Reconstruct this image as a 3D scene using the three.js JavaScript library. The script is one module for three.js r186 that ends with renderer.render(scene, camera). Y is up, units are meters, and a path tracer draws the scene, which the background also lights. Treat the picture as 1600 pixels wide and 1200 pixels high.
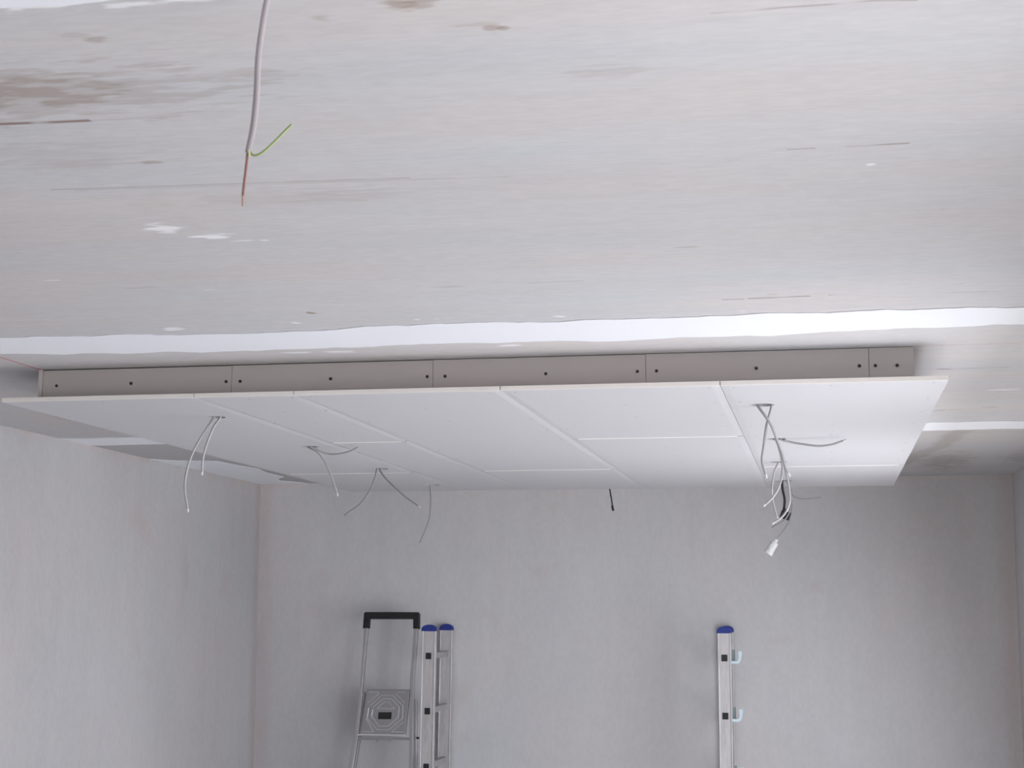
import * as THREE from 'three';
import { mergeGeometries } from 'three/addons/utils/BufferGeometryUtils.js';
import { RoundedBoxGeometry } from 'three/addons/geometries/RoundedBoxGeometry.js';
import { RectAreaLightUniformsLib } from 'three/addons/lights/RectAreaLightUniformsLib.js';
import { Brush, Evaluator, SUBTRACTION } from 'three-bvh-csg';

// ---------------------------------------------------------------- camera, sky, sun, exposure
const scene = new THREE.Scene();
const camera = new THREE.PerspectiveCamera(26.66, 4 / 3, 0.05, 200);
camera.rotation.order = 'YXZ';
camera.position.set(0, 1.75, 0);
camera.rotation.set(0.139565, 0.190434, 0.002888);
camera.focus = 4.8;
camera.userData.fStop = 20;
scene.add(camera);

scene.background = new THREE.Color().setRGB(0.75, 0.87, 1.0);
scene.backgroundIntensity = 2.5;

const sun = new THREE.DirectionalLight(new THREE.Color().setRGB(1.0, 0.975, 0.97), 20);
sun.position.set(5.4, 10.5, -1.8);
sun.target.position.set(0, 0, -2.8);
sun.castShadow = true;
sun.shadow.mapSize.set(2048, 2048);
Object.assign(sun.shadow.camera, { left: -9, right: 9, top: 9, bottom: -9, near: 0.5, far: 40 });
scene.add(sun, sun.target);

RectAreaLightUniformsLib.init();
function daylight(x, y, z, w, h, tx, ty, tz, power) {          // daylight that comes in through a window opening
  const l = new THREE.RectAreaLight(new THREE.Color().setRGB(0.90, 0.93, 1.03), power, w, h);
  l.position.set(x, y, z); l.lookAt(tx, ty, tz); scene.add(l);
}
const WINDOWS = [[-7.2, -5.6], [-4.95, -3.55], [-2.35, -0.8]], SILL = 0.06, HEAD = 2.12;   // glazed doors in the right wall: z from, z to
for (const [z0, z1] of WINDOWS) daylight(0.93, (SILL + HEAD) / 2, (z0 + z1) / 2, z1 - z0 - 0.1, HEAD - SILL - 0.1, -0.9, 0.5, (z0 + z1) / 2, 8);

const renderer = new THREE.WebGLRenderer({ antialias: true });
renderer.toneMapping = THREE.LinearToneMapping;
renderer.toneMappingExposure = 0.58;
renderer.shadowMap.enabled = true;
renderer.shadowMap.type = THREE.PCFSoftShadowMap;

// ---------------------------------------------------------------- helpers
const XL = -3.12, XR = 0.957, ZB = -8.70, ZF = 3.0, HC = 2.459;   // room
const HB = 2.356, TB = 0.0125;                                    // underside and thickness of the hung boards
let seed = 7;
const rnd = () => { seed = (seed * 1664525 + 1013904223) >>> 0; return seed / 4294967296; };
const taken = {};
function numbered(name) { const n = taken[name] = (taken[name] ?? -1) + 1; return n ? `${name}_${String(n).padStart(3, '0')}` : name; }
function shade(o) { o.traverse((m) => { if (m.isMesh) { m.castShadow = true; m.receiveShadow = true; } }); return o; }
function thing(name, label, category, position = [0, 0, 0], group) {
  const o = new THREE.Group(); o.name = numbered(name); o.position.set(...position);
  o.userData = { label, category }; if (group) o.userData.group = group;
  scene.add(o); return o;
}
function struct(o, name) { o.name = name; o.userData.kind = 'structure'; scene.add(o); return o; }
function part(name, geometry, material, parent) {
  const m = new THREE.Mesh(geometry, material); m.name = numbered(`${name}`); m.castShadow = m.receiveShadow = true; parent.add(m); return m;
}
function box(x0, x1, y0, y1, z0, z1, r = 0) {
  const w = x1 - x0, h = y1 - y0, d = z1 - z0;
  const g = r ? new RoundedBoxGeometry(w, h, d, 2, r) : new THREE.BoxGeometry(w, h, d);
  g.translate((x0 + x1) / 2, (y0 + y1) / 2, (z0 + z1) / 2); return g;
}
const V = (a) => new THREE.Vector3(...a);
function tube(points, r, seg = 40, sides = 10, closed = true) {
  const c = new THREE.CatmullRomCurve3(points.map(V), false, 'centripetal');
  const g = new THREE.TubeGeometry(c, seg, r, sides);
  if (!closed) return g;
  const caps = [0, 1].map((t) => {
    const s = new THREE.SphereGeometry(r, sides, 6); const p = c.getPointAt(t); s.translate(p.x, p.y, p.z); return s;
  });
  return mergeGeometries([g, ...caps]);
}

// value noise
const PERM = new Uint16Array(4096).map((_, i) => i); { let s = 99; for (let i = 4095; i > 0; i--) { s = (s * 1664525 + 1013904223) >>> 0; const j = s % (i + 1); [PERM[i], PERM[j]] = [PERM[j], PERM[i]]; } }
const hash = (x, y) => PERM[(PERM[x & 4095] + y) & 4095] / 4095;
function noise(x, y) {
  const xi = Math.floor(x), yi = Math.floor(y); let u = x - xi, v = y - yi; u = u * u * (3 - 2 * u); v = v * v * (3 - 2 * v);
  const a = hash(xi, yi), b = hash(xi + 1, yi), c = hash(xi, yi + 1), d = hash(xi + 1, yi + 1);
  return a + (b - a) * u + (c - a) * v + (a - b - c + d) * u * v - 0.5;      // -0.5 .. 0.5
}
function fbm(x, y, n) { let s = 0, a = 1; for (let i = 0; i < n; i++) { s += a * noise(x + 17.3 * i, y + 9.1 * i); x *= 2; y *= 2; a *= 0.5; } return s; }
const smooth = (a, b, x) => { const t = Math.min(1, Math.max(0, (x - a) / (b - a))); return t * t * (3 - 2 * t); };
const toS = (c) => 255 * (c <= 0.0031308 ? 12.92 * c : 1.055 * Math.pow(c, 1 / 2.4) - 0.055);
const LUT = new Uint8Array(4097).map((_, i) => Math.round(toS(i / 4096)));
function texture(w, h, fn) {                                              // fn(u, v) gives linear r, g, b
  const d = new Uint8Array(w * h * 4), o = [0, 0, 0];
  for (let j = 0, k = 0; j < h; j++) for (let i = 0; i < w; i++, k += 4) {
    fn((i + 0.5) / w, (j + 0.5) / h, o);
    for (let c = 0; c < 3; c++) d[k + c] = LUT[Math.max(0, Math.min(4096, Math.round(o[c] * 4096)))];
    d[k + 3] = 255;
  }
  const t = new THREE.DataTexture(d, w, h); t.colorSpace = THREE.SRGBColorSpace; t.magFilter = THREE.LinearFilter; t.minFilter = THREE.LinearMipmapLinearFilter;
  t.generateMipmaps = true; t.wrapS = t.wrapT = THREE.ClampToEdgeWrapping; t.needsUpdate = true; return t;
}
const std = (rgb, rough = 0.9, metal = 0, more = {}) => new THREE.MeshStandardMaterial({ color: new THREE.Color().setRGB(...rgb), roughness: rough, metalness: metal, ...more });

// ---------------------------------------------------------------- materials
const M = {
  filler: std([0.80, 0.80, 0.835], 0.85),
  board: std([0.515, 0.505, 0.518], 0.9),
  gypsum: std([0.93, 0.88, 0.82], 0.95),
  paper: std([0.64, 0.58, 0.545], 0.92),
  paperEdge: std([0.74, 0.68, 0.64], 0.92),
  screw: std([0.025, 0.022, 0.022], 0.5),
  screwPale: std([0.30, 0.29, 0.30], 0.6),
  sheathThin: std([0.27, 0.262, 0.265], 0.55),
  sheath: std([0.44, 0.425, 0.43], 0.5),
  sheathNear: std([0.50, 0.445, 0.445], 0.45),
  sheathEnd: std([0.70, 0.69, 0.69], 0.6),
  copper: std([0.62, 0.32, 0.25], 0.45, 0.5),
  brown: std([0.33, 0.15, 0.125], 0.5),
  green: std([0.34, 0.43, 0.155], 0.5),
  yellow: std([0.75, 0.70, 0.42], 0.5),
  black: std([0.012, 0.012, 0.014], 0.55),
  blue: std([0.012, 0.03, 0.22], 0.5),
  alu: std([0.50, 0.485, 0.485], 0.42, 0.7),
  aluDark: std([0.42, 0.41, 0.42], 0.45, 0.8),
  aluBright: std([0.78, 0.77, 0.77], 0.3, 0.7),
  zinc: std([0.62, 0.73, 0.78], 0.5, 0.2),
  zincDark: std([0.30, 0.36, 0.36], 0.6, 0.3),
  connector: std([0.64, 0.64, 0.62], 0.6),
  batten: std([0.45, 0.34, 0.22], 0.9),
  floor: std([0.60, 0.59, 0.57], 0.9),
  terrace: std([0.55, 0.54, 0.52], 0.9),
  frame: std([0.80, 0.80, 0.80], 0.4),
  pane: new THREE.MeshPhysicalMaterial({ color: 0xffffff, transmission: 1, thickness: 0, roughness: 0, ior: 1.5 }),
};

// plaster walls
function plasterMap(w, h, wide, high, salt, left, right, tone) {
  return texture(w, h, (u, v, o) => {
    const x = u * wide, y = v * high;
    let t = tone + 0.05 * fbm(x * 1.1 + salt, y * 0.9, 4) + 0.016 * fbm(x * 14 + salt, y * 2.2 + salt, 3) + 0.03 * noise(x * 70, y * 45 + salt);
    let warm = 0.016 + 0.022 * fbm(x * 2.3 + 40 + salt, y * 2.0, 3);
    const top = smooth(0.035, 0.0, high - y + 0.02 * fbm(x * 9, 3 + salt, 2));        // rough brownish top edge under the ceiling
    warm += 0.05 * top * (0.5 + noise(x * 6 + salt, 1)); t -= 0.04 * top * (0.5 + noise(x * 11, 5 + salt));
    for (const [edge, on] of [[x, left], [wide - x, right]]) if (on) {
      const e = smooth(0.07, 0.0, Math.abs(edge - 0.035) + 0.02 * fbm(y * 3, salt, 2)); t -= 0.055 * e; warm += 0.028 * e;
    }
    const q = fbm(x * 3.7 + 11, y * 3.7 + salt, 3); if (q > 0.42) { t -= 0.15 * (q - 0.42); warm += 0.12 * (q - 0.42); }
    o[0] = t + warm; o[1] = t; o[2] = t + 0.004 - warm * 0.35;
  });
}

// cast concrete ceiling slabs: colour by place (metres)
const blob = (x, z, cx, cz, rx, rz, s) => { const d = Math.hypot((x - cx) / rx, (z - cz) / rz) + 1.15 * fbm(x * 20 + s, z * 75, 4); return smooth(1.0, 0.35, d); };
const line = (x, z, x0, z0, x1, z1, w, s) => {
  if (x < Math.min(x0, x1) || x > Math.max(x0, x1)) return 0;
  const zl = z0 + (z1 - z0) * (x - x0) / (x1 - x0) + 0.002 * noise(x * 30, s);
  return smooth(w, w * 0.3, Math.abs(z - zl)) * smooth(-0.45, 0.1, noise(x * 25, s + 3) + 0.15);
};
function concrete(x, z, tone, grain, o) {
  const streak = fbm(x * 4.5, z * 36, 4), fine = fbm(x * 38, z * 150, 3), blot = fbm(x * 1.6 + 5, z * 5.0, 4);
  const t = tone * (1 + 0.03 * streak + grain * 0.075 * fine + 0.035 * blot);
  const warm = 0.024 + 0.055 * fbm(x * 1.5 + 31, z * 5 + 8, 3);
  o[0] = t * (1 + warm); o[1] = t * (1 - 0.01); o[2] = t * (1.005 - warm * 0.7);
}
const tint = (o, k, r, g, b) => { if (k <= 0) return; o[0] += (r - o[0]) * k; o[1] += (g - o[1]) * k; o[2] += (b - o[2]) * k; };
const STAINS = [ // brown rust and formwork marks: cx, cz, rx, rz, strength
  [-1.12, -1.985, 0.17, 0.085, 0.45], [-1.05, -2.00, 0.34, 0.12, 0.28], [-1.045, -2.36, 0.03, 0.012, 0.5], [-1.12, -2.34, 0.10, 0.03, 0.12], [-1.20, -2.30, 0.2, 0.1, 0.12], [-0.95, -2.60, 0.2, 0.06, 0.10], [-0.80, -2.62, 0.10, 0.05, 0.14],
  [-0.475, -1.775, 0.022, 0.03, 0.55], [-0.45, -1.77, 0.026, 0.024, 0.45], [-0.385, -1.868, 0.016, 0.014, 0.5], [-0.373, -1.876, 0.010, 0.012, 0.5], [-0.885, -1.82, 0.02, 0.014, 0.4], [-0.585, -1.80, 0.02, 0.01, 0.3], [-0.40, -1.855, 0.03, 0.008, 0.2],
  [-0.26, -2.05, 0.06, 0.025, 0.16], [-0.90, -1.80, 0.02, 0.012, 0.2], [-1.20, -3.67, 0.010, 0.012, 0.75], [-0.80, -3.42, 0.03, 0.008, 0.3], [-1.47, -3.31, 0.05, 0.006, 0.3], [-0.10, -3.63, 0.03, 0.006, 0.45],
  [-0.30, -2.05, 0.03, 0.008, 0.15], [0.33, -3.68, 0.06, 0.006, 0.22], [0.30, -3.58, 0.02, 0.005, 0.3], [-0.25, -3.12, 0.02, 0.01, 0.3], [0.22, -2.9, 0.012, 0.01, 0.3],
];
const SLINES = [ // x0, z0, x1, z1, half width, strength
  [-1.32, -2.12, -1.04, -2.134, 0.0085, 0.85], [-1.04, -2.134, -0.90, -2.138, 0.004, 0.22], [-1.28, -2.489, -0.66, -2.524, 0.0045, 0.42], [-1.24, -2.500, -0.50, -2.545, 0.004, 0.26],
  [-0.045, -2.467, 0.00, -2.468, 0.004, 0.5], [0.045, -2.468, 0.14, -2.466, 0.0045, 0.7], [-0.12, -1.868, 0.075, -1.862, 0.004, 0.45], [0.075, -1.862, 0.12, -1.868, 0.006, 0.8],
  [-0.16, -3.672, -0.02, -3.665, 0.010, 0.55], [-0.22, -3.676, -0.17, -3.675, 0.008, 0.5], [0.02, -3.664, 0.06, -3.66, 0.008, 0.35], [-0.62, -3.41, -0.50, -3.405, 0.006, 0.22],
];
const FLECKS = [ // white filler splashes
  [-1.195, -2.79, 0.040, 0.040, 0.85], [-1.135, -2.865, 0.040, 0.028, 0.85], [-1.09, -2.91, 0.03, 0.008, 0.6], [-1.05, -2.915, 0.012, 0.007, 0.6], [0.085, -2.577, 0.008, 0.008, 0.7], [-1.63, -3.20, 0.035, 0.006, 0.5], [-1.34, -3.36, 0.03, 0.006, 0.4],
  [-0.97, -3.80, 0.02, 0.02, 0.8], [-0.92, -3.80, 0.012, 0.016, 0.7], [-0.62, -3.82, 0.02, 0.016, 0.7], [-1.62, -3.82, 0.03, 0.03, 0.7], [-0.18, -3.82, 0.015, 0.010, 0.5], [-1.28, -3.79, 0.012, 0.014, 0.6],
  [-0.90, -1.70, 0.05, 0.02, 0.8], [-0.80, -1.715, 0.05, 0.012, 0.7], [-0.72, -1.70, 0.05, 0.02, 0.8],
];
const slabMap2 = texture(2048, 2048, (u, v, o) => {
  const x = XL + u * (XR - XL), z = -1.64 - v * 2.37;
  concrete(x, z, 0.525, 1, o);
  for (const [cx, cz, rx, rz, s] of STAINS) if (Math.abs(x - cx) < rx * 2.2 && Math.abs(z - cz) < rz * 2.2) tint(o, s * blob(x, z, cx, cz, rx, rz, cx * 50), 0.26, 0.175, 0.125);
  for (const [a, b, c, d, w, s] of SLINES) if (Math.abs(z - (b + d) / 2) < 0.05) tint(o, s * line(x, z, a, b, c, d, w, a * 9), 0.20, 0.125, 0.10);
  for (const [cx, cz, rx, rz, s] of FLECKS) if (Math.abs(x - cx) < rx * 2.2 && Math.abs(z - cz) < rz * 2.2) tint(o, s * blob(x, z, cx, cz, rx, rz, cx * 70 + 3), 0.84, 0.83, 0.85);
});
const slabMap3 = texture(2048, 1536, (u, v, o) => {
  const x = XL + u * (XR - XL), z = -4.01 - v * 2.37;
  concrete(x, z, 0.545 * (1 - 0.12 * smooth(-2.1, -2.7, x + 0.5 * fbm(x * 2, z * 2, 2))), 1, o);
  const red = smooth(0.006, 0.002, Math.abs(x + 2.281)) * smooth(-4.43, -4.42, z);        // chalk lines that mark out the hung box
  tint(o, 0.75 * red, 0.55, 0.09, 0.08);
  if (x > 0.25) tint(o, 0.30 * smooth(0.010, 0.003, Math.abs(z + 4.42)) * smooth(-0.1, 0.25, noise(x * 18, 2)), 0.50, 0.20, 0.17);
  for (const [cx, cz, rx, s] of [[0.36, -4.86, 0.03, 0.6], [0.42, -4.86, 0.05, 0.25], [0.52, -4.85, 0.04, 0.25], [0.45, -5.85, 0.05, 0.4], [0.41, -5.87, 0.03, 0.45], [0.58, -5.80, 0.04, 0.3], [-2.55, -5.6, 0.03, 0.3]]) tint(o, s * blob(x, z, cx, cz, rx, 0.014, cx * 40), 0.15, 0.12, 0.10);
  for (const [cx, cz] of [[0.58, -5.35], [-2.40, -4.75], [-0.82, -4.22], [-1.42, -4.24], [-1.30, -4.25]]) tint(o, 0.7 * blob(x, z, cx, cz, 0.045, 0.022, cx * 30), 0.82, 0.81, 0.83);
});
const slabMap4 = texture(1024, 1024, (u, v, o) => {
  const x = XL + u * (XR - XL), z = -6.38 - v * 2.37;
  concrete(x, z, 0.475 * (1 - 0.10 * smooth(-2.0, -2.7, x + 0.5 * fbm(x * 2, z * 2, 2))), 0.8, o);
  tint(o, 0.35 * smooth(0.06, 0.02, Math.abs(x - 0.53 + (z + 6.8) * -0.13 + 0.04 * fbm(z * 5, 1, 2))), 0.27, 0.22, 0.19);
  tint(o, 0.45 * blob(x, z, 0.56, -7.9, 0.14, 0.5, 3), 0.22, 0.18, 0.155);
  tint(o, 0.35 * blob(x, z, 0.95, -7.7, 0.15, 0.5, 8), 0.16, 0.14, 0.13);
});
const slabMapPlain = texture(512, 512, (u, v, o) => concrete(u * 4, v * 2.37, 0.47, 0.7, o));
const concreteMat = (map) => new THREE.MeshStandardMaterial({ map, roughness: 0.93, bumpMap: map, bumpScale: 0.0012 });

// ---------------------------------------------------------------- setting: room shell
function planeUV(g, fu, fv) {                                              // uv from position
  const p = g.attributes.position, uv = new Float32Array(p.count * 2);
  for (let i = 0; i < p.count; i++) { uv[2 * i] = fu(p.getX(i), p.getY(i), p.getZ(i)); uv[2 * i + 1] = fv(p.getX(i), p.getY(i), p.getZ(i)); }
  g.setAttribute('uv', new THREE.BufferAttribute(uv, 2)); return g;
}
const wallMat = (map) => new THREE.MeshStandardMaterial({ map, roughness: 0.95, bumpMap: map, bumpScale: 0.001 });
const T = 0.25;
{
  const back = planeUV(box(XL, XR, 0, HC, ZB - T, ZB), (x) => (x - XL) / (XR - XL), (x, y) => y / HC);
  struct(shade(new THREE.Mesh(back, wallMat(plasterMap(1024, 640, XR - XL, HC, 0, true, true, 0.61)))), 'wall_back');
  const left = planeUV(box(XL - T, XL, 0, HC, ZB - T, ZF + T), (x, y, z) => (z - ZB) / (ZF - ZB), (x, y) => y / HC);
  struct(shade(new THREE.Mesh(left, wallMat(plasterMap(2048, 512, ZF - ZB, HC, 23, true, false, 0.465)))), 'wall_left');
  const rs = new THREE.Shape([[ZB - T, 0], [ZF + T, 0], [ZF + T, HC], [ZB - T, HC]].map((a) => new THREE.Vector2(...a)));
  for (const [a, b] of WINDOWS) rs.holes.push(new THREE.Path([[a, SILL], [a, HEAD], [b, HEAD], [b, SILL]].map((p) => new THREE.Vector2(...p))));
  const right = new THREE.ExtrudeGeometry(rs, { depth: T, bevelEnabled: false }); right.rotateY(-Math.PI / 2); right.translate(XR + T, 0, 0);
  planeUV(right, (x, y, z) => (z - ZB) / (ZF - ZB), (x, y) => y / HC);
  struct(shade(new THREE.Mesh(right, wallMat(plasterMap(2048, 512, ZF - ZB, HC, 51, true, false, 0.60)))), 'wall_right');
  struct(shade(new THREE.Mesh(planeUV(box(XL, XR, 0, HC, ZF, ZF + T), (x) => (x - XL) / 11.7, (x, y) => y / HC), wallMat(plasterMap(512, 256, 11.7, HC, 77, false, false, 0.60)))), 'wall_front');
  struct(shade(new THREE.Mesh(box(XL - T, XR + T, -0.2, 0, ZB - T, ZF + T), M.floor)), 'floor');
  struct(shade(new THREE.Mesh(box(XR + T, 16, -0.5, -0.06, -16, 12), M.terrace)), 'terrace');
  WINDOWS.forEach(([a, b], i) => {
    const w = new THREE.Group(); struct(w, `window_${i + 1}`); w.position.set(XR + 0.12, SILL, (a + b) / 2);
    const hw = (b - a) / 2, hh = HEAD - SILL, f = (z0, z1, y0, y1) => box(-0.035, 0.035, y0, y1, z0, z1, 0.004);
    part('window_frame', mergeGeometries([f(-hw, -hw + 0.07, 0, hh), f(hw - 0.07, hw, 0, hh), f(-hw + 0.07, hw - 0.07, 0, 0.07), f(-hw + 0.07, hw - 0.07, hh - 0.07, hh), f(-0.04, 0.04, 0.07, hh - 0.07)]), M.frame, w);
    for (const [z0, z1] of [[-hw + 0.07, -0.04], [0.04, hw - 0.07]]) part('pane', box(-0.004, 0.004, 0.07, hh - 0.07, z0, z1), M.pane, w);
  });
}
// ceiling: cast slabs with open joints, and the white joint filler troweled over them
const ceiling = struct(new THREE.Group(), 'ceiling');
{
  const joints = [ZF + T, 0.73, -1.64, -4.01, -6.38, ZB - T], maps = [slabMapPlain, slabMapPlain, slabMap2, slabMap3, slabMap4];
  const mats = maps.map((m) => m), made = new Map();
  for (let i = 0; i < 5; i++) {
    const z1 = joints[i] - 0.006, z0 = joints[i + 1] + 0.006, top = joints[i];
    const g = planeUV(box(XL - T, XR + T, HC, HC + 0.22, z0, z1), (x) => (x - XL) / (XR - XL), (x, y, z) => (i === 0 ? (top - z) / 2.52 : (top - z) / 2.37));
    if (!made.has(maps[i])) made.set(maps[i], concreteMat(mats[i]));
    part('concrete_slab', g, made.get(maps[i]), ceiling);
  }
  struct(shade(new THREE.Mesh(box(XL - T, XR + T, HC + 0.22, HC + 0.30, ZB - T, ZF + T), M.terrace)), 'ceiling_screed');
  // filler strips, ragged along both edges, 2 mm proud of the concrete
  const strip = (front, back, salt, rag) => {
    const pts = [], n = 420, step = (XR - XL) / n;
    const ragged = (x, s) => rag * (0.6 * fbm(x * 2.0, s, 3) + 1.5 * fbm(x * 9, s + 5, 5) + 0.9 * Math.max(0, noise(x * 5, s + 9) - 0.25));
    for (let i = 0; i <= n; i++) { const x = XL + i * step; pts.push(new THREE.Vector2(x, front(x) + ragged(x, salt))); }
    for (let i = n; i >= 0; i--) { const x = XL + i * step; pts.push(new THREE.Vector2(x, back(x) - ragged(x, salt + 50))); }
    const g = new THREE.ExtrudeGeometry(new THREE.Shape(pts), { depth: 0.002, bevelEnabled: false });
    g.rotateX(Math.PI / 2); return g;                                       // shape y becomes +z, extrusion goes down
  };
  const lay = (g) => { g.translate(0, HC, 0); return g; };
  const at = (list) => (x) => { for (let i = 1; i < list.length; i++) if (x <= list[i][0] || i === list.length - 1) { const [a, b] = list[i - 1], [c, d] = list[i]; return b + (d - b) * Math.min(1.5, Math.max(0, (x - a) / (c - a))); } };
  part('joint_filler', lay(strip(at([[-3.2, -3.85], [-2.1, -3.854], [-1.76, -3.885], [-1.42, -3.905], [-1.07, -3.862], [-0.75, -3.870], [-0.12, -3.866], [0.18, -3.868], [1, -3.862]]), at([[-3.2, -4.10], [-2.25, -4.11], [-1.88, -4.14], [-1.53, -4.19], [-1.15, -4.157], [-0.8, -4.175], [-0.46, -4.173], [-0.13, -4.17], [0.19, -4.115], [1, -4.12]]), 3, 0.020)), M.filler, ceiling);
  part('joint_filler', lay(strip(() => -6.235, (x) => (x < -1 ? -6.52 : -6.50), 21, 0.018)), M.filler, ceiling);
  part('joint_filler', lay(strip(() => -1.50, at([[-3, -1.69], [-0.944, -1.690], [-0.902, -1.686], [-0.87, -1.692], [-0.80, -1.692], [-0.66, -1.692], [-0.55, -1.677], [1, -1.65]]), 40, 0.012)), M.filler, ceiling);
  // filler in the far left corner of the ceiling
  const c = [[-3.12, -7.16], [-3.03, -7.26], [-2.93, -7.28], [-2.845, -7.31], [-2.83, -7.50], [-2.79, -7.74], [-2.83, -7.98], [-2.825, -8.24], [-2.90, -8.36], [-2.93, -8.48], [-2.86, -8.60], [-2.84, -8.70], [-3.12, -8.70]];
  const cs = new THREE.Shape(c.map(([x, z]) => new THREE.Vector2(x, z)));
  const cg = new THREE.ExtrudeGeometry(cs, { depth: 0.002, bevelEnabled: false }); cg.rotateX(Math.PI / 2);
  part('corner_filler', lay(cg), M.filler, ceiling);
}

// ---------------------------------------------------------------- the hung plasterboard ceiling
const hung = thing('suspended_ceiling', 'white dropped ceiling of jointed plasterboard panels hung below the grey concrete', 'dropped ceiling');
const HOLES = [[-0.171, -4.80], [-0.160, -5.765], [-0.178, -6.66], [-0.177, -7.62], [-1.885, -4.82], [-1.878, -5.756], [-1.868, -6.71], [-1.858, -7.61]];
const evaluator = new Evaluator(); evaluator.useGroups = false; evaluator.attributes = ['position', 'normal'];
const ZFRONT = -4.36, ZREAR = -8.0;
{
  const cols = [[-2.371, -1.772, [-6.92]], [-1.772, -1.4726, [-5.634]], [-1.4726, -0.8745, [-6.884]], [-0.8745, -0.269, [-5.648]], [-0.269, 0.330, [-6.871]]];
  cols.forEach(([x0, x1, cuts], ci) => {
    const zs = [ZFRONT, ...cuts, ZREAR];
    for (let k = 0; k < zs.length - 1; k++) {
      const za = zs[k], zb = zs[k + 1], gap = 0.0008, L = x0 + gap, R = x1 - gap, tw = 0.022, td = 0.0020;
      const lt = ci > 0, rt = ci < 4;                                         // outer edges are cut square, inner ones tapered
      const prof = [[L, TB], [L, lt ? td : 0], ...(lt ? [[L + tw, 0]] : []), ...(rt ? [[R - tw, 0]] : []), [R, rt ? td : 0], [R, TB]];
      const s = new THREE.Shape(prof.map((a) => new THREE.Vector2(...a)));
      const zs0 = zb + (k === zs.length - 2 ? 0 : 0.0005), zs1 = za - (k ? 0.013 : 0.005);
      let g = new THREE.ExtrudeGeometry(s, { depth: zs1 - zs0, bevelEnabled: false }); g.translate(0, HB, zs0);
      for (const [hx, hz] of HOLES) if (hx > x0 && hx < x1 && hz < za && hz > zb) {
        const a = new Brush(g); a.updateMatrixWorld();
        const cg = new THREE.CylinderGeometry(0.034, 0.034, 0.06, 40); const p = cg.attributes.position;
        for (let i = 0; i < p.count; i++) { const w = 1 + 0.05 * noise(p.getX(i) * 300 + hz * 9, p.getZ(i) * 300); p.setX(i, p.getX(i) * w); p.setZ(i, p.getZ(i) * w); }
        const b = new Brush(cg); b.position.set(hx, HB + 0.006, hz); b.updateMatrixWorld();
        g = evaluator.evaluate(a, b, SUBTRACTION).geometry;
      }
      const panel = part('plasterboard_panel', g, M.board, hung);
      if (k === 0) part('cut_edge', box(L + 0.0006, R - 0.0006, HB + 0.0003, HB + TB, zs1, za, 0.0006), M.gypsum, panel);
      else {                                                                  // bevelled butt end, bare white gypsum
        const e = new THREE.Shape([[0, 0], [0.0125, 0.0055], [0.0125, TB], [0, TB]].map((a) => new THREE.Vector2(...a)));
        const eg = new THREE.ExtrudeGeometry(e, { depth: R - L - 2 * tw, bevelEnabled: false });
        eg.rotateY(-Math.PI / 2); eg.translate(R - tw, HB - 0.0004, zs1); part('cut_edge', eg, M.gypsum, panel);
      }
      // pale screw heads in rows across the panel
      const head = new THREE.CylinderGeometry(0.0042, 0.0042, 0.0012, 10);
      for (let z = za - 0.05; z > zb + 0.03; z -= 0.31) for (const f of [0.06, 0.5, 0.94]) {
        if (rnd() < 0.35) continue;
        const h = part('screw', head, M.screwPale, panel); h.position.set(L + (R - L) * f + 0.01 * (rnd() - 0.5), HB + 0.0003 + (f !== 0.5 && (f < 0.5 ? lt : rt) ? 0 : 0), z + 0.02 * (rnd() - 0.5));
      }
    }
  });
  // upright box above the panels: strips of the same board, grey-brown paper side out, black screws
  const zf = -4.422, y0 = HB + TB + 0.0005, y1 = HC - 0.0005, xl = -2.285, xr = 0.245, zr = -7.93;
  const xs = [-2.285, -1.682, -1.081, -0.476, 0.127, 0.245], screws = [[-2.228, -1.993, -1.698], [-1.655, -1.382, -1.097], [-1.045, -0.756, -0.499], [-0.446, -0.173, 0.102], [0.144, 0.201]];
  const bung = new THREE.CylinderGeometry(0.0046, 0.0040, 0.003, 14); bung.rotateX(Math.PI / 2);
  for (let i = 0; i < 5; i++) {
    const drop = [0.0015, 0.001, 0.0005, 0, -0.0003][i];
    const p = part('fascia_board', box(xs[i] + (i ? 0.0005 : 0.012), xs[i + 1] - 0.0005, y0, y1 - 0.001 - drop, zf - TB, zf, 0.0008), M.paper, hung);
    screws[i].forEach((x, k) => part('screw', bung, M.screw, p).position.set(x, HB + 0.053 + [0.002, 0.001, 0, 0.0005, -0.001][i] * (k % 2 ? 1 : 0.3), zf + 0.0008));
  }
  const side = (name, x0, x1, z0, z1, m) => part(name, box(x0, x1, y0, y1, z0, z1, 0.0008), m, hung);
  side('fascia_board', xl - 0.002, xl + 0.0105, zr, zf + 0.002, M.paperEdge);
  side('fascia_board', xr - TB, xr, zr, zf - TB - 0.001, M.paper);
  side('fascia_board', xl + TB, xr - TB, zr - TB, zr, M.paper);
  // timber battens inside that carry the boards
  for (let z = -4.62; z > -7.9; z -= 0.62) part('batten', box(xl + 0.02, xr - 0.02, y0, y1, z - 0.024, z + 0.024, 0.002), M.batten, hung);
}

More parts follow.
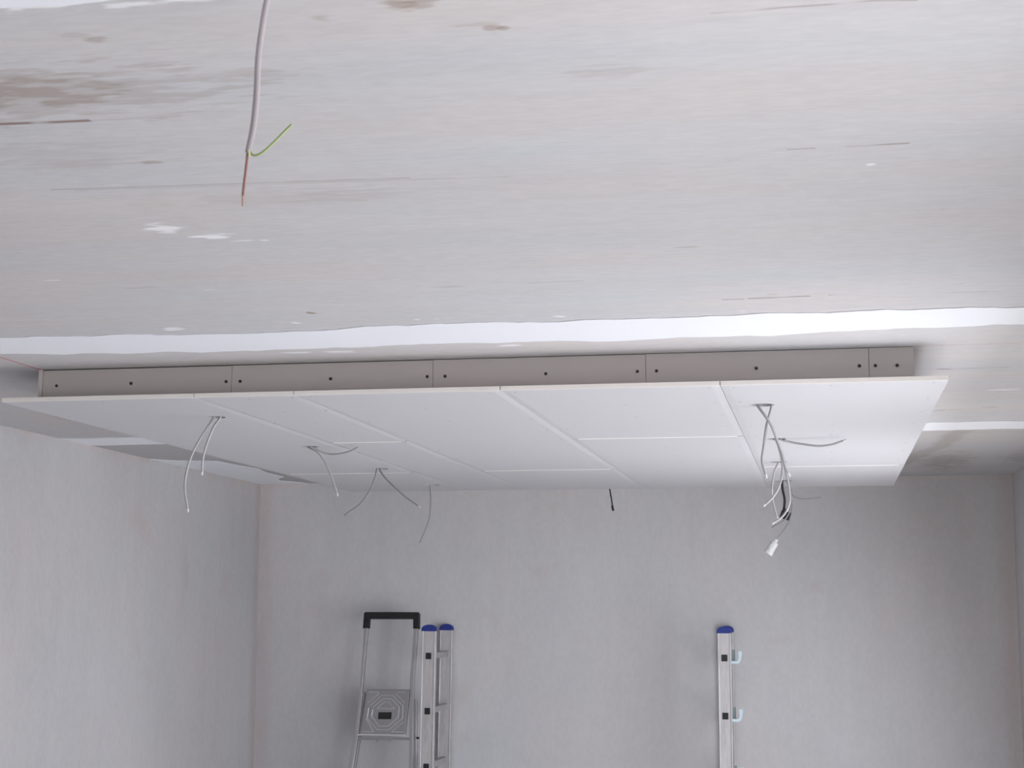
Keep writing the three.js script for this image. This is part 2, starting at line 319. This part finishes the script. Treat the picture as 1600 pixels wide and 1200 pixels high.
// ---------------------------------------------------------------- cables out of the lamp holes
function cable(label, group, pts, r, hole, material = M.sheath, tip = M.sheathEnd, name = 'electrical_cable', category = 'cable') {
  const t = thing(name, label, category, [0, 0, 0], group);
  const p = pts.map((a) => [...a]);
  if (hole) p.unshift([p[0][0] + (hole[0] - p[0][0]) * 0.1, HC - 0.004, p[0][2] - 0.003], [p[0][0] + (hole[0] - p[0][0]) * 0.05, HB + 0.03, p[0][2]]);
  part('sheath', tube(p, r, 60, 10), material, t);
  if (tip) {
    const a = V(p[p.length - 1]), d = a.clone().sub(V(p[p.length - 2])).normalize();
    part('wire_end', tube([a.toArray(), a.clone().addScaledVector(d, 0.006).toArray(), a.clone().addScaledVector(d, 0.011).toArray()], r * 0.8, 6, 10), tip, t);
  }
  return t;
}
const Z = (z, list) => list.map(([x, y], i) => [x, y, z]);
const [hR1, hR2, hR3, hR4, hL1, hL2, hL3, hL4] = HOLES;
cable('grey cable hanging almost straight from the nearest right hole', null, Z(-4.80, [[-0.145, 2.356], [-0.161, 2.295], [-0.171, 2.229], [-0.176, 2.191], [-0.167, 2.153]]), 0.0042, hR1);
cable('grey cable curving rightwards from the nearest right hole, crossing the straighter one', null, [[-0.186, 2.356, -4.79], [-0.164, 2.321, -4.78], [-0.148, 2.295, -4.78], [-0.132, 2.253, -4.79], [-0.120, 2.219, -4.80], [-0.109, 2.171, -4.80], [-0.102, 2.156, -4.80]], 0.0042, hR1);
cable('grey cable from the second right hole drooping down and back left', null, Z(-5.76, [[-0.172, 2.356], [-0.163, 2.353], [-0.152, 2.324], [-0.142, 2.274], [-0.143, 2.229], [-0.157, 2.182], [-0.178, 2.150], [-0.200, 2.128]]), 0.0042, hR2);
cable('grey cable from the second right hole sticking out sideways to the right', null, [[-0.145, 2.356, -5.77], [-0.112, 2.346, -5.78], [-0.065, 2.336, -5.77], [-0.013, 2.328, -5.76], [0.032, 2.332, -5.75], [0.069, 2.343, -5.74]], 0.0042, hR2);
cable('pale cable bowing left as it hangs from the third right hole', null, Z(-6.68, [[-0.181, 2.356], [-0.196, 2.322], [-0.204, 2.278], [-0.208, 2.231], [-0.201, 2.179], [-0.189, 2.135]]), 0.0036, hR3);
cable('pale cable bowing right from the third right hole, passing in front of the black plug', null, Z(-6.642, [[-0.158, 2.356], [-0.152, 2.325], [-0.143, 2.282], [-0.136, 2.230], [-0.137, 2.191], [-0.148, 2.160], [-0.169, 2.132], [-0.197, 2.112]]), 0.0042, hR3);
{
  const t = cable('short black cable with a black plug hanging from the farthest right hole', null, Z(-7.62, [[-0.190, 2.356], [-0.188, 2.315], [-0.180, 2.270], [-0.183, 2.225]]), 0.0056, hR4, M.black, null);
  const g = new RoundedBoxGeometry(0.046, 0.038, 0.024, 2, 0.005); g.rotateZ(-0.35); g.translate(-0.178, 2.196, -7.622); part('plug', g, M.black, t);
  const n = tube([[-0.183, 2.226, -7.62], [-0.181, 2.214, -7.622], [-0.179, 2.205, -7.624]], 0.0075, 6, 10); part('strain_relief', n, M.black, t);
}
cable('thin grey cable behind the black plug bending down to the left', null, Z(-7.60, [[-0.169, 2.356], [-0.150, 2.314], [-0.150, 2.270], [-0.158, 2.211], [-0.188, 2.167], [-0.238, 2.137]]), 0.0034, hR4, M.sheathThin, null);
cable('thin grey cable sticking out right below the far end of the panels', null, Z(-7.63, [[-0.165, 2.356], [-0.140, 2.285], [-0.101, 2.272], [-0.057, 2.272], [-0.013, 2.277]]), 0.0026, hR4, M.sheathThin, null);
{
  const t = cable('thin grey lead ending in a small white ribbed connector', null, Z(-7.645, [[-0.165, 2.356], [-0.153, 2.300], [-0.148, 2.240], [-0.161, 2.172], [-0.183, 2.134], [-0.222, 2.085]]), 0.0026, hR4, M.sheathThin, null, 'connector_lead', 'connector lead');
  const prof = [[0, 0], [0.008, 0], [0.009, 0.006], [0.009, 0.014], [0.0175, 0.017]];
  for (let i = 0; i < 5; i++) { const y = 0.018 + i * 0.0095, r = 0.0185 + i * 0.0004; prof.push([r, y], [r, y + 0.006], [r - 0.0022, y + 0.0068], [r - 0.0022, y + 0.009]); }
  prof.push([0.0215, 0.066], [0.0215, 0.080], [0.018, 0.081], [0.017, 0.068], [0, 0.068]);
  const g = new THREE.LatheGeometry(prof.map((a) => new THREE.Vector2(...a)), 20); g.scale(1, 1, 0.7); g.rotateZ(Math.PI - Math.atan2(0.042, 0.065)); g.translate(-0.220, 2.087, -7.645);
  part('connector', g, M.connector, t);
}
cable('grey cable bowing down farthest left, longest of the two at the nearest left hole', null, Z(-4.82, [[-1.889, 2.356], [-1.910, 2.324], [-1.938, 2.280], [-1.960, 2.235], [-1.974, 2.189], [-1.979, 2.134], [-1.968, 2.070]]), 0.0040, hL1);
cable('shorter grey cable of the two hanging from the nearest left hole', null, Z(-4.82, [[-1.868, 2.356], [-1.886, 2.330], [-1.900, 2.299], [-1.914, 2.259], [-1.922, 2.223], [-1.923, 2.186]]), 0.0040, hL1);
cable('grey cable from the second left hole swinging out right close under the panels', null, [[-1.872, 2.356, -5.756], [-1.856, 2.346, -5.77], [-1.816, 2.331, -5.78], [-1.773, 2.328, -5.77], [-1.729, 2.334, -5.76], [-1.690, 2.348, -5.75]], 0.0038, hL2, M.sheath, null);
cable('pale cable from the second left hole hanging steeply down to the right', null, Z(-5.75, [[-1.882, 2.356], [-1.843, 2.334], [-1.815, 2.298], [-1.789, 2.247], [-1.774, 2.207], [-1.766, 2.183]]), 0.0036, hL2);
cable('thin pale cable from the third left hole sweeping down to the left', null, Z(-6.71, [[-1.884, 2.356], [-1.897, 2.303], [-1.919, 2.253], [-1.955, 2.207], [-2.025, 2.158]]), 0.0034, hL3, M.sheathThin, null);
cable('thin grey cable from the third left hole sweeping down to the right', null, Z(-6.71, [[-1.872, 2.356], [-1.843, 2.313], [-1.808, 2.280], [-1.760, 2.238], [-1.700, 2.196]]), 0.0034, hL3, M.sheathThin);
cable('single thin grey cable hanging in a long bow from the farthest left hole', null, Z(-7.61, [[-1.869, 2.356], [-1.865, 2.271], [-1.870, 2.203], [-1.889, 2.142], [-1.917, 2.078]]), 0.0028, hL4, M.sheathThin, null);
{
  const t = cable('short black cable with a thicker tip, alone between the two rows of cables', null, [[-1.090, HC - 0.002, -8.2], [-1.080, 2.41, -8.2], [-1.071, 2.364, -8.2], [-1.061, 2.302, -8.2], [-1.058, 2.275, -8.2]], 0.0036, null, M.black, null);
  part('tip', tube([[-1.059, 2.283, -8.2], [-1.057, 2.272, -8.2], [-1.055, 2.264, -8.2]], 0.0062, 6, 10), M.black, t);
}
{ // the near ceiling cable with bared wires
  const t = thing('lamp_cable', 'pale lamp cable with a brown and a green wire hanging close to the camera', 'cable');
  part('sheath', tube([[-0.612, HC - 0.001, -1.70], [-0.616, 2.446, -1.70], [-0.622, 2.408, -1.70], [-0.625, 2.378, -1.70], [-0.626, 2.333, -1.70], [-0.629, 2.295, -1.70], [-0.634, 2.268, -1.70]], 0.0036, 60, 14), M.sheathNear, t);
  const b = part('brown_wire', tube([[-0.6345, 2.270, -1.70], [-0.636, 2.250, -1.70], [-0.638, 2.230, -1.70], [-0.639, 2.217, -1.70]], 0.0015, 24, 10), M.brown, t); b.userData.label = 'brown wire';
  part('bare_copper', tube([[-0.639, 2.218, -1.70], [-0.6392, 2.210, -1.70], [-0.639, 2.2045, -1.70]], 0.0010, 8, 8), M.copper, b);
  const g = part('green_wire', tube([[-0.632, 2.270, -1.70], [-0.6305, 2.2645, -1.70], [-0.626, 2.2625, -1.70], [-0.619, 2.2645, -1.70], [-0.606, 2.275, -1.70], [-0.584, 2.296, -1.70]], 0.0014, 40, 10), M.green, t); g.userData.label = 'green wire bent upwards';
  part('yellow_wire', tube([[-0.633, 2.271, -1.698], [-0.6325, 2.266, -1.698], [-0.632, 2.2625, -1.698]], 0.0014, 8, 10), M.yellow, t).userData.label = 'short yellow wire stub';
}

// ---------------------------------------------------------------- ladders
const brushed = texture(64, 512, (u, v, o) => { const t = 0.9 + 0.16 * fbm(u * 3, v * 9, 3) + 0.12 * noise(u * 20, v * 60); o[0] = t; o[1] = t * 0.985; o[2] = t * 0.975; });
M.rail = new THREE.MeshStandardMaterial({ map: brushed, color: new THREE.Color().setRGB(0.66, 0.645, 0.64), roughness: 0.45, metalness: 0.55 });
M.rung = std([0.46, 0.44, 0.435], 0.5, 0.5);
function railGeometry(w, h, d) {                                             // extruded channel: web with a rounded bead along both edges
  const a = w / 2, s = new THREE.Shape();
  s.moveTo(-a, -d); s.lineTo(-a, 0.001); s.quadraticCurveTo(-a, 0.003, -a + 0.003, 0.003); s.quadraticCurveTo(-a + 0.006, 0.003, -a + 0.006, 0);
  s.lineTo(a - 0.007, 0); s.quadraticCurveTo(a - 0.007, 0.004, a - 0.003, 0.004); s.quadraticCurveTo(a, 0.004, a, 0); s.lineTo(a, -d); s.lineTo(a - 0.003, -d); s.lineTo(a - 0.003, -0.003); s.lineTo(-a + 0.003, -0.003); s.lineTo(-a + 0.003, -d); s.closePath();
  const g = new THREE.ExtrudeGeometry(s, { depth: h, bevelEnabled: false, curveSegments: 5 }); g.rotateX(-Math.PI / 2);   // shape y becomes -z, extrusion goes up
  g.scale(1, 1, -1); const ix = g.index; if (!ix) { const p = g.attributes.position.array, nrm = g.attributes.normal.array, uv = g.attributes.uv.array; for (let i = 0; i < p.length; i += 9) for (let k = 0; k < 3; k++) { [p[i + 3 + k], p[i + 6 + k]] = [p[i + 6 + k], p[i + 3 + k]]; [nrm[i + 3 + k], nrm[i + 6 + k]] = [nrm[i + 6 + k], nrm[i + 3 + k]]; } }
  planeUV(g, (x) => (x + a) / w, (x, y) => y / 1.7); g.computeVertexNormals(); return g;
}
function capGeometry(w, d) {
  const a = w / 2 + 0.002, s = new THREE.Shape(); s.moveTo(-a, -0.004); s.lineTo(-a, 0.004); s.absellipse(0, 0.004, a, 0.022, Math.PI, 0, true); s.lineTo(a, -0.004); s.closePath();
  const g = new THREE.ExtrudeGeometry(s, { depth: d - 0.004, bevelEnabled: true, bevelSize: 0.002, bevelThickness: 0.002, bevelSegments: 2, curveSegments: 14 }); g.translate(0, 0, -d + 0.002); return g;
}
function extensionLadder(name, label, [x, z], railW, top, pitch, firstDrop, shift, lean, depth) {
  const t = thing(name, label, 'ladder', [x, 0, z]); t.rotation.z = lean;
  const far = -depth;                                                       // the second rail, towards the wall
  for (const [dx, dz, w, flip] of [[0, 0, railW, 1], [shift, far, railW - 0.004, 1]]) {
    const r = part('rail', railGeometry(w, top - 0.006, 0.024), M.rail, t); r.position.set(dx, 0.006, dz);
    const c = part('end_cap', capGeometry(w, 0.026), M.blue, t); c.position.set(dx, top, dz + 0.004);
    part('foot', box(-w / 2 - 0.002, w / 2 + 0.002, 0, 0.03, -0.026, 0.006, 0.003), M.black, t).position.set(dx, 0, dz);
  }
  const ys = []; for (let y = top - firstDrop; y > 0.08; y -= pitch) ys.push(y);
  for (const y of ys) {
    const rung = part('rung', box(-0.014, 0.014, -0.015, 0.015, far - 0.001, -0.002, 0.004), M.rung, t); rung.position.set(0.001, y, 0);
    rung.rotation.y = Math.atan2(-shift, depth) * -1 * -1;
    part('rung_plug', box(-0.015, 0.015, -0.0165, 0.0165, -0.002, 0.0035, 0.004), M.black, t).position.set(0.0, y, 0);
  }
  return { t, ys };
}
extensionLadder('ladder', 'aluminium ladder section with two blue-capped rails showing, right beside the step ladder', [-2.0355, -8.22], 0.072, 1.655, 0.279, 0.132, -0.010, -0.0115, 0.43);
{
  const { t, ys } = extensionLadder('ladder', 'aluminium ladder section with pale hooks standing alone against the back wall', [-0.502, -8.22], 0.065, 1.652, 0.2835, 0.127, -0.010, 0.002, 0.43);
  for (const y of ys) {                                                     // pale galvanised hooks beside each rung
    const s = new THREE.Shape();
    s.moveTo(0, 0); s.lineTo(0.020, 0); s.absarc(0.024, 0.022, 0.022, -Math.PI / 2 - 0.15, -0.12, false); s.lineTo(0.052, 0.052); s.lineTo(0.046, 0.062); s.lineTo(0.034, 0.058); s.lineTo(0.033, 0.048); s.lineTo(0.036, 0.030);
    s.absarc(0.022, 0.026, 0.014, -0.1, -Math.PI / 2, true); s.lineTo(0, 0.012); s.closePath();
    const g = new THREE.ExtrudeGeometry(s, { depth: 0.024, bevelEnabled: true, bevelSize: 0.001, bevelThickness: 0.001, bevelSegments: 1 });
    const h = part('hook', g, M.zinc, t); h.position.set(0.0325, y - 0.028, -0.055); h.userData.label = 'pale galvanised guide hook';
    part('hook_plate', box(0, 0.016, 0.002, 0.068, -0.012, -0.006, 0.001), M.zincDark, h);
  }
}
{ // folding step ladder leaning against the back wall; u to the right, v up along the slope
  const t = thing('step_ladder', 'folded aluminium step ladder with black top handle and embossed platform', 'step ladder', [-2.32, 0, -8.37]);
  t.rotation.x = -THREE.MathUtils.degToRad(7);
  const flat = (pts, d, b = 0.003) => { const g = new THREE.ExtrudeGeometry(new THREE.Shape(pts.map((a) => new THREE.Vector2(...a))), { depth: d - 2 * b, bevelEnabled: true, bevelSize: b, bevelThickness: b, bevelOffset: -b, bevelSegments: 2 }); g.translate(0, 0, b); return g; };
  // handle
  part('handle', flat([[-0.145, 1.668], [-0.112, 1.669], [-0.110, 1.720], [0.133, 1.720], [0.135, 1.667], [0.168, 1.667], [0.166, 1.748], [0.160, 1.756], [-0.134, 1.756], [-0.142, 1.750]], 0.036, 0.004), M.black, t).position.z = -0.004;
  const rail = (pts, z0, d, m, name) => part(name, flat(pts, d, 0.003), m, t).position.z = z0;
  rail([[-0.139, 1.672], [-0.117, 1.672], [-0.128, 1.425], [-0.136, 1.25], [-0.148, 1.05], [-0.168, 0.86], [-0.222, 0.02], [-0.250, 0.02], [-0.191, 0.93], [-0.164, 1.09], [-0.155, 1.20], [-0.144, 1.424]], 0, 0.026, M.alu, 'front_rail');
  rail([[0.139, 1.671], [0.161, 1.671], [0.155, 1.507], [0.151, 1.406], [0.1535, 1.25], [0.1645, 0.94], [0.196, 0.02], [0.168, 0.02], [0.1445, 0.94], [0.134, 1.25], [0.129, 1.406], [0.132, 1.47]], 0, 0.026, M.alu, 'front_rail');
  rail([[-0.128, 1.330], [-0.122, 1.300], [-0.130, 1.20], [-0.138, 1.10], [-0.160, 0.93], [-0.205, 0.02], [-0.222, 0.02], [-0.174, 0.93], [-0.1465, 1.10], [-0.138, 1.21]], -0.030, 0.024, M.aluDark, 'rear_leg');
  rail([[0.150, 1.30], [0.163, 1.285], [0.169, 1.12], [0.178, 0.94], [0.205, 0.02], [0.185, 0.02], [0.160, 0.94]], -0.030, 0.024, M.alu, 'rear_leg');
  rail([[-0.1335, 1.325], [-0.1305, 1.325], [-0.1425, 1.09], [-0.176, 0.86], [-0.222, 0.06], [-0.226, 0.06], [-0.180, 0.86], [-0.146, 1.09]], 0.024, 0.004, M.aluBright, 'rail_trim');
  const q = part('pivot', new THREE.CylinderGeometry(0.006, 0.006, 0.02, 14), M.black, t); q.rotation.x = Math.PI / 2; q.position.set(0.177, 1.095, -0.008);
  // platform
  const C = { tl: [-0.107, 1.345], tr: [0.130, 1.346], bl: [-0.137, 1.107], br: [0.115, 1.110] };
  const at = (s, v) => [C.tl[0] * (1 - s) * (1 - v) + C.tr[0] * s * (1 - v) + C.bl[0] * (1 - s) * v + C.br[0] * s * v, C.tl[1] * (1 - s) * (1 - v) + C.tr[1] * s * (1 - v) + C.bl[1] * (1 - s) * v + C.br[1] * s * v];
  const pl = part('platform', flat([C.bl, C.br, C.tr, C.tl], 0.020, 0.004), M.aluDark, t); pl.position.z = 0.002;
  const ij = (x, y) => { const v = (y - 150) / 600, l = 300 - 85 * v, r = 875 - 70 * v; return at((x - l) / (r - l), v); };
  const lines = [[[330, 190], [460, 190]], [[465, 210], [315, 335]], [[705, 190], [820, 190]], [[690, 210], [800, 330]], [[255, 715], [400, 715], [300, 545]], [[630, 715], [785, 715]], [[785, 585], [645, 700]],
    [[345, 375], [500, 235], [650, 232], [780, 370], [772, 530]], [[770, 535], [595, 688], [450, 688], [310, 540], [330, 400]],
    [[390, 390], [520, 275], [625, 275], [730, 385], [718, 510]], [[718, 520], [585, 640], [470, 640], [370, 510], [385, 420]],
    [[455, 390], [540, 322], [600, 322], [672, 405], [445, 408], [455, 390]]];
  for (const l of lines) {
    const gs = []; const pts = l.map(([x, y]) => [...ij(x, y), 0.0195]);
    for (let i = 1; i < pts.length; i++) { const a = V(pts[i - 1]), b = V(pts[i]), g = new THREE.CapsuleGeometry(0.0022, a.distanceTo(b), 4, 10); g.applyQuaternion(new THREE.Quaternion().setFromUnitVectors(new THREE.Vector3(0, 1, 0), b.clone().sub(a).normalize())); const m = a.clone().add(b).multiplyScalar(0.5); g.translate(m.x, m.y, m.z); gs.push(g); }
    part('embossed_ridge', mergeGeometries(gs), M.aluBright, pl);
  }
  part('rubber_pad', flat([[452, 548], [625, 548], [635, 455], [460, 455]].map(([x, y]) => ij(x, y)), 0.006, 0.001), M.black, pl).position.z = 0.016;
  part('lip', flat([[-0.148, 1.100], [0.118, 1.103], [0.117, 1.112], [-0.146, 1.110]], 0.028, 0.002), M.aluBright, t).position.z = 0.0;
  part('cross_bar', flat([[-0.158, 1.080], [0.139, 1.082], [0.139, 1.095], [-0.157, 1.096]], 0.022, 0.002), M.aluDark, t).position.z = 0.0;
  for (const [a] of [[-0.040], [0.030]]) part('peg', box(-0.003, 0.003, -0.012, 0.002, 0, 0.01, 0.001), M.aluDark, t).position.set(a, 1.082, 0.006);
  for (const v of [0.82, 0.56, 0.30]) part('step', box(-0.195 + (v - 0.3) * 0.06, 0.165 - (v - 0.3) * 0.03, v - 0.015, v + 0.015, -0.01, 0.07, 0.004), M.aluDark, t);
  for (const u of [-0.236, 0.182]) part('foot', box(u - 0.018, u + 0.018, 0.004, 0.04, -0.034, 0.03, 0.004), M.black, t);
}
renderer.render(scene, camera);
